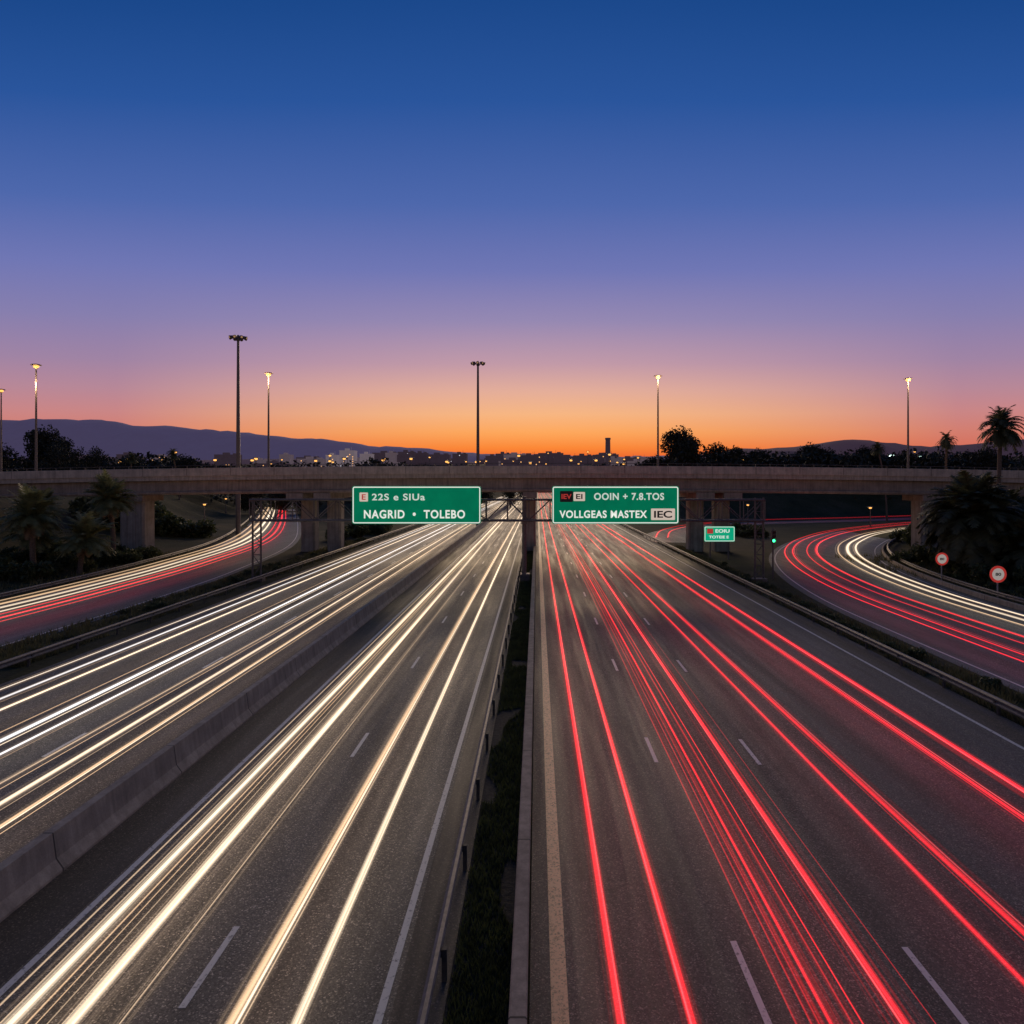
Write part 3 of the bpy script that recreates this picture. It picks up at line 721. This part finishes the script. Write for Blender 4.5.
# ------------------------------------------------------------------ light trails
def trail_mat(name,c,s,streaks=True):
    m=bpy.data.materials.new(name); m.use_nodes=True; nt=m.node_tree; nt.nodes.clear()
    if streaks: m.cycles.emission_sampling='NONE'
    out=nt.nodes.new('ShaderNodeOutputMaterial'); add=nt.nodes.new('ShaderNodeAddShader'); tr=nt.nodes.new('ShaderNodeBsdfTransparent'); em=nt.nodes.new('ShaderNodeEmission')
    L(nt,tr.outputs[0],add.inputs[0]); L(nt,em.outputs[0],add.inputs[1]); L(nt,add.outputs[0],out.inputs['Surface'])
    uv=nt.nodes.new('ShaderNodeUVMap'); sp=nt.nodes.new('ShaderNodeSeparateXYZ'); L(nt,uv.outputs[0],sp.inputs[0])
    def M(op,a,b=None):
        n=nt.nodes.new('ShaderNodeMath'); n.operation=op
        for i,q in enumerate((a,b)):
            if q is None: continue
            if isinstance(q,(int,float)): n.inputs[i].default_value=q
            else: L(nt,q,n.inputs[i])
        return n.outputs[0]
    u=M('MULTIPLY',M('SUBTRACT',sp.outputs[0],.5),2.0)
    env=M('MAXIMUM',M('SUBTRACT',1.0,M('MULTIPLY',u,u)),0.0)
    env=M('POWER',env,1.2 if streaks else 2.4)
    oi=nt.nodes.new('ShaderNodeObjectInfo'); cx=nt.nodes.new('ShaderNodeCombineXYZ')
    L(nt,M('MULTIPLY',sp.outputs[0],12.0 if streaks else 3.6),cx.inputs[0]); L(nt,M('MULTIPLY',sp.outputs[1],.012),cx.inputs[1]); L(nt,M('MULTIPLY',oi.outputs['Random'],50),cx.inputs[2])
    n=nt.nodes.new('ShaderNodeTexNoise'); n.inputs['Scale'].default_value=1.6; n.inputs['Detail'].default_value=3; L(nt,cx.outputs[0],n.inputs['Vector'])
    if streaks:
        k=M('POWER',M('MAXIMUM',M('MULTIPLY',M('SUBTRACT',n.outputs['Fac'],.40),3.4),0),1.6)
    else: k=M('MAXIMUM',M('SUBTRACT',M('MULTIPLY',n.outputs['Fac'],3.0),.55),.12)
    L(nt,M('MULTIPLY',M('MULTIPLY',env,k),s),em.inputs['Strength']); em.inputs['Color'].default_value=(*c,1)
    return m
W_g=trail_mat('white_glow',(1,.70,.46),.38); W_c=trail_mat('white_core',(1,.79,.56),1.3,False); W_b=trail_mat('cool_core',(.95,.92,.92),1.4,False)
O_c=trail_mat('amber_core',(1,.64,.36),.85,False); W_f=trail_mat('white_faint',(1,.70,.44),.5,False)
R_g=trail_mat('red_glow',(1,.012,.016),.4); R_c=trail_mat('red_core',(1,.016,.026),1.35,False); R_p=trail_mat('pink_core',(1,.10,.11),1.0,False); R_f=trail_mat('red_faint',(1,.02,.03),.5,False)
def ribbon(mb,path,w,dz,mat):
    ns=normals(path)
    vs=[];fs=[];uv=[];acc=0
    last=path[0];D=[]
    for p,n in zip(path,ns):
        acc+=(p-last).length; last=p; D.append(acc)
        vs+=[p-n*w/2+Vector((0,0,dz)),p+n*w/2+Vector((0,0,dz))]
    for i in range(len(path)-1):
        a=2*i; fs.append((a,a+1,a+3,a+2)); uv.append([(0,D[i]),(1,D[i]),(1,D[i+1]),(0,D[i+1])])
    mb.add(vs,fs,mat,uv)
RT=random.Random(5)
def main_path(x0,z,amp,y1=700):
    ph=RT.uniform(0,6); lam=RT.uniform(45,80); P=[];y=3
    while y<y1:
        x=x0+amp*(math.sin(y/lam+ph)-math.sin(12/lam+ph)); P.append(Vector((x,y,z))); y+=3+y*.03
    return P
def trail(path,w,cores,mats,name,label,group,fine=0,fm=(4,)):
    mb=MB()
    if w>0: ribbon(mb,path,w,0,0)
    for o,cw,dz,mi in cores: ribbon(mb,offset(path,o),cw,dz,mi)
    for k in range(fine):
        o=RT.uniform(-.5,.5)*(w+.3); ribbon(mb,offset(path,o),RT.uniform(.03,.07),.06+.012*k,RT.choice(fm))
    return obj(name,mb.mesh(name,mats),label=label,category='light trail',group=group)
WM=[W_g,W_c,W_b,O_c,W_f]; RM=[R_g,R_c,R_p,R_c,R_f]
def white(x0,w,cores,amp=.25,z=.65,fine=2): trail(main_path(x0,z,amp),w,cores,WM,'headlight_trail','cream-white streaks of headlight light above asphalt','white headlight trails',fine,(4,3))
def red(x0,w,cores,amp=.25,z=.8,fine=1): trail(main_path(x0,z,amp),w,cores,RM,'taillight_trail','red streaks of tail light above asphalt','red tail light trails',fine,(4,4,1))
white(-4.15,.45,[(0,.27,.02,1)],.12,fine=0); white(-5.3,.6,[(0,.27,.02,3),(.12,.10,.04,1)],.12,fine=1)
white(-7.2,.4,[(0,.05,.02,4)],.2,fine=0)
white(-8.0,.9,[(-.05,.36,.02,1)],.12,fine=3); white(-9.1,.9,[(0,.4,.02,1),(.3,.08,.04,3)],.12,fine=3)
for x,w,c,f in((-14.6,.5,[(0,.22,.02,3),(.12,.1,.04,1)],1),(-15.6,.7,[(0,.32,.02,1)],1),(-16.7,.5,[(0,.14,.02,4)],1),(-18.5,.6,[(0,.27,.02,2)],1),(-19.4,.9,[(0,.42,.02,2),(.35,.1,.04,1)],2),
            (-22.0,.7,[(0,.33,.02,1)],1),(-23.2,.7,[(0,.31,.02,2)],1),(-24.3,.5,[(0,.2,.02,1)],1)):
    white(x,w,c,.2,fine=f)
red(1.42,.42,[(0,.21,.02,1),(.04,.06,.05,2)],.08,fine=0); red(2.65,.42,[(0,.21,.02,1),(-.04,.06,.05,2)],.08,fine=0)
red(5.0,1.3,[(0,.12,.02,1),(.35,.07,.03,4),(-.35,.06,.04,4)],.2,fine=3); red(6.25,.8,[(0,.21,.02,1),(-.08,.07,.05,2)],.2,fine=2)
red(8.95,.5,[(0,.2,.02,1)],.2,fine=0); red(9.95,.8,[(0,.25,.02,1),(.1,.07,.05,2)],.2,fine=1)
red(13.35,.7,[(0,.24,.02,1),(.1,.08,.05,2)],.2,fine=1); red(14.5,.8,[(0,.32,.02,1),(-.1,.08,.05,2)],.2,fine=1)
def curve(base,off,z):
    p=offset(base,off); return smooth([(v.x,v.y,z) for v in p[::2]],4)
def cw(base,off,w,cores,z=.65): trail(curve(base,off,z),w,cores,WM,'headlight_trail','cream-white headlight streaks curving along slip road','white headlight trails',1,(4,3))
def crd(base,off,w,cores,z=.8): trail(curve(base,off,z),w,cores,RM,'taillight_trail','red tail light streaks curving along slip road','red tail light trails',1,(4,))
crd(left_ramp,2.4,.4,[(0,.26,.02,1)]); crd(left_ramp,1.4,.7,[(0,.46,.02,1),(.2,.14,.05,2)]); crd(left_ramp,.4,.4,[(0,.3,.02,1)])
cw(left_ramp,-1.0,.9,[(0,.5,.02,1)]); cw(left_ramp,-2.2,1.1,[(0,.8,.02,1)]); cw(left_ramp,-3.4,1.1,[(0,.8,.02,3)]); cw(left_ramp,-4.6,.8,[(0,.45,.02,3)])
for o,w_,c in((-5.2,.4,[(0,.26,.02,1)]),(-4.2,.6,[(0,.22,.02,1),(.2,.08,.05,2)]),(-2.4,.4,[(0,.15,.02,1)]),(-1.2,.7,[(0,.36,.02,1),(.1,.1,.05,2)])): crd(right_ramp,o,w_,c)
for o,w_,c in((1.6,.6,[(0,.28,.02,3)]),(2.8,1.0,[(0,.62,.02,1)]),(3.9,.8,[(0,.42,.02,1)])): cw(right_ramp,o,w_,c)
crd(side_road,-1,.7,[(0,.4,.02,1)]); crd(side_road,1,.6,[(0,.3,.02,1)])

# ------------------------------------------------------------------ world
w=bpy.data.worlds.new('World'); scene.world=w; w.use_nodes=True; nt=w.node_tree; bg=nt.nodes['Background']
tc=nt.nodes.new('ShaderNodeTexCoord'); nv=nt.nodes.new('ShaderNodeVectorMath'); nv.operation='NORMALIZE'; L(nt,tc.outputs['Generated'],nv.inputs[0])
sp=nt.nodes.new('ShaderNodeSeparateXYZ'); L(nt,nv.outputs[0],sp.inputs[0])
def M(op,a,b=None):
    n=nt.nodes.new('ShaderNodeMath'); n.operation=op
    for i,q in enumerate((a,b)):
        if q is None: continue
        if isinstance(q,(int,float)): n.inputs[i].default_value=q
        else: L(nt,q,n.inputs[i])
    return n.outputs[0]
hor=M('SQRT',M('ADD',M('MULTIPLY',sp.outputs[0],sp.outputs[0]),M('MULTIPLY',sp.outputs[1],sp.outputs[1])))
cosaz=M('DIVIDE',sp.outputs[1],M('MAXIMUM',hor,.001))
onem=M('SUBTRACT',1.0,cosaz)
fac=M('ADD',1.0,M('MULTIPLY',M('MINIMUM',onem,.4),.85))
zz=M('MULTIPLY',sp.outputs[2],fac)
def s2l(r,g,b):
    f=lambda c:(c/255/12.92) if c/255<=.04045 else ((c/255+.055)/1.055)**2.4
    return (f(r),f(g),f(b))
def cramp(stops): return ramp(nt,zz,[(p,s2l(*c)) for p,c in stops])
up=[(.29,(112,119,180)),(.37,(78,104,172)),(.48,(42,85,156)),(.57,(27,72,139)),(.8,(22,56,108)),(1.0,(22,52,98))]
mid=cramp([(0.0,(216,76,44)),(.034,(238,98,42)),(.050,(252,136,54)),(.072,(254,168,92)),(.098,(247,182,130)),(.13,(228,174,154)),(.168,(194,154,168)),(.225,(150,137,178))]+up)
sid=cramp([(0.0,(186,82,76)),(.034,(206,96,80)),(.050,(213,112,92)),(.072,(211,126,112)),(.098,(202,134,134)),(.13,(183,136,152)),(.168,(160,132,164)),(.225,(135,127,174))]+up)
bak=cramp([(0.0,(142,116,98)),(.1,(160,132,118)),(.2,(156,134,132)),(.3,(120,118,140)),(.45,(64,84,128)),(.7,(24,58,108)),(1.0,(22,53,95))])
def mixc(f,a,b):
    m=nt.nodes.new('ShaderNodeMix'); m.data_type='RGBA'; L(nt,f,m.inputs[0]); L(nt,a,m.inputs[6]); L(nt,b,m.inputs[7]); return m.outputs[2]
sm=mixc(M('MINIMUM',M('MULTIPLY',onem,7.0),1.0),mid,sid)
sk=mixc(M('MINIMUM',M('MAXIMUM',M('MULTIPLY',M('SUBTRACT',onem,.3),1.1),0.0),1.0),sm,bak)
L(nt,sk,bg.inputs['Color']); bg.inputs['Strength'].default_value=1.0

sl=bpy.data.lights.new('afterglow_fill','SUN'); sl.energy=1.3; sl.angle=math.radians(25); sl.color=(1,.74,.45)  # sun already set; warm lamp added as afterglow to warm the asphalt
so=bpy.data.objects.new('afterglow_fill',sl); COL.objects.link(so); so.rotation_euler=(math.radians(-78),0,0)

# ------------------------------------------------------------------ camera
cd=bpy.data.cameras.new('camera'); cam=bpy.data.objects.new('camera',cd); COL.objects.link(cam); scene.camera=cam
cam.location=(0,0,10); cam.rotation_euler=(math.radians(90),0,0)
cd.sensor_width=36; cd.lens=36*700/1024; cd.shift_x=-25/1024; cd.shift_y=-29/1024; cd.clip_start=.1; cd.clip_end=20000
scene.view_settings.view_transform='Standard'; scene.view_settings.look='None'; scene.view_settings.exposure=0
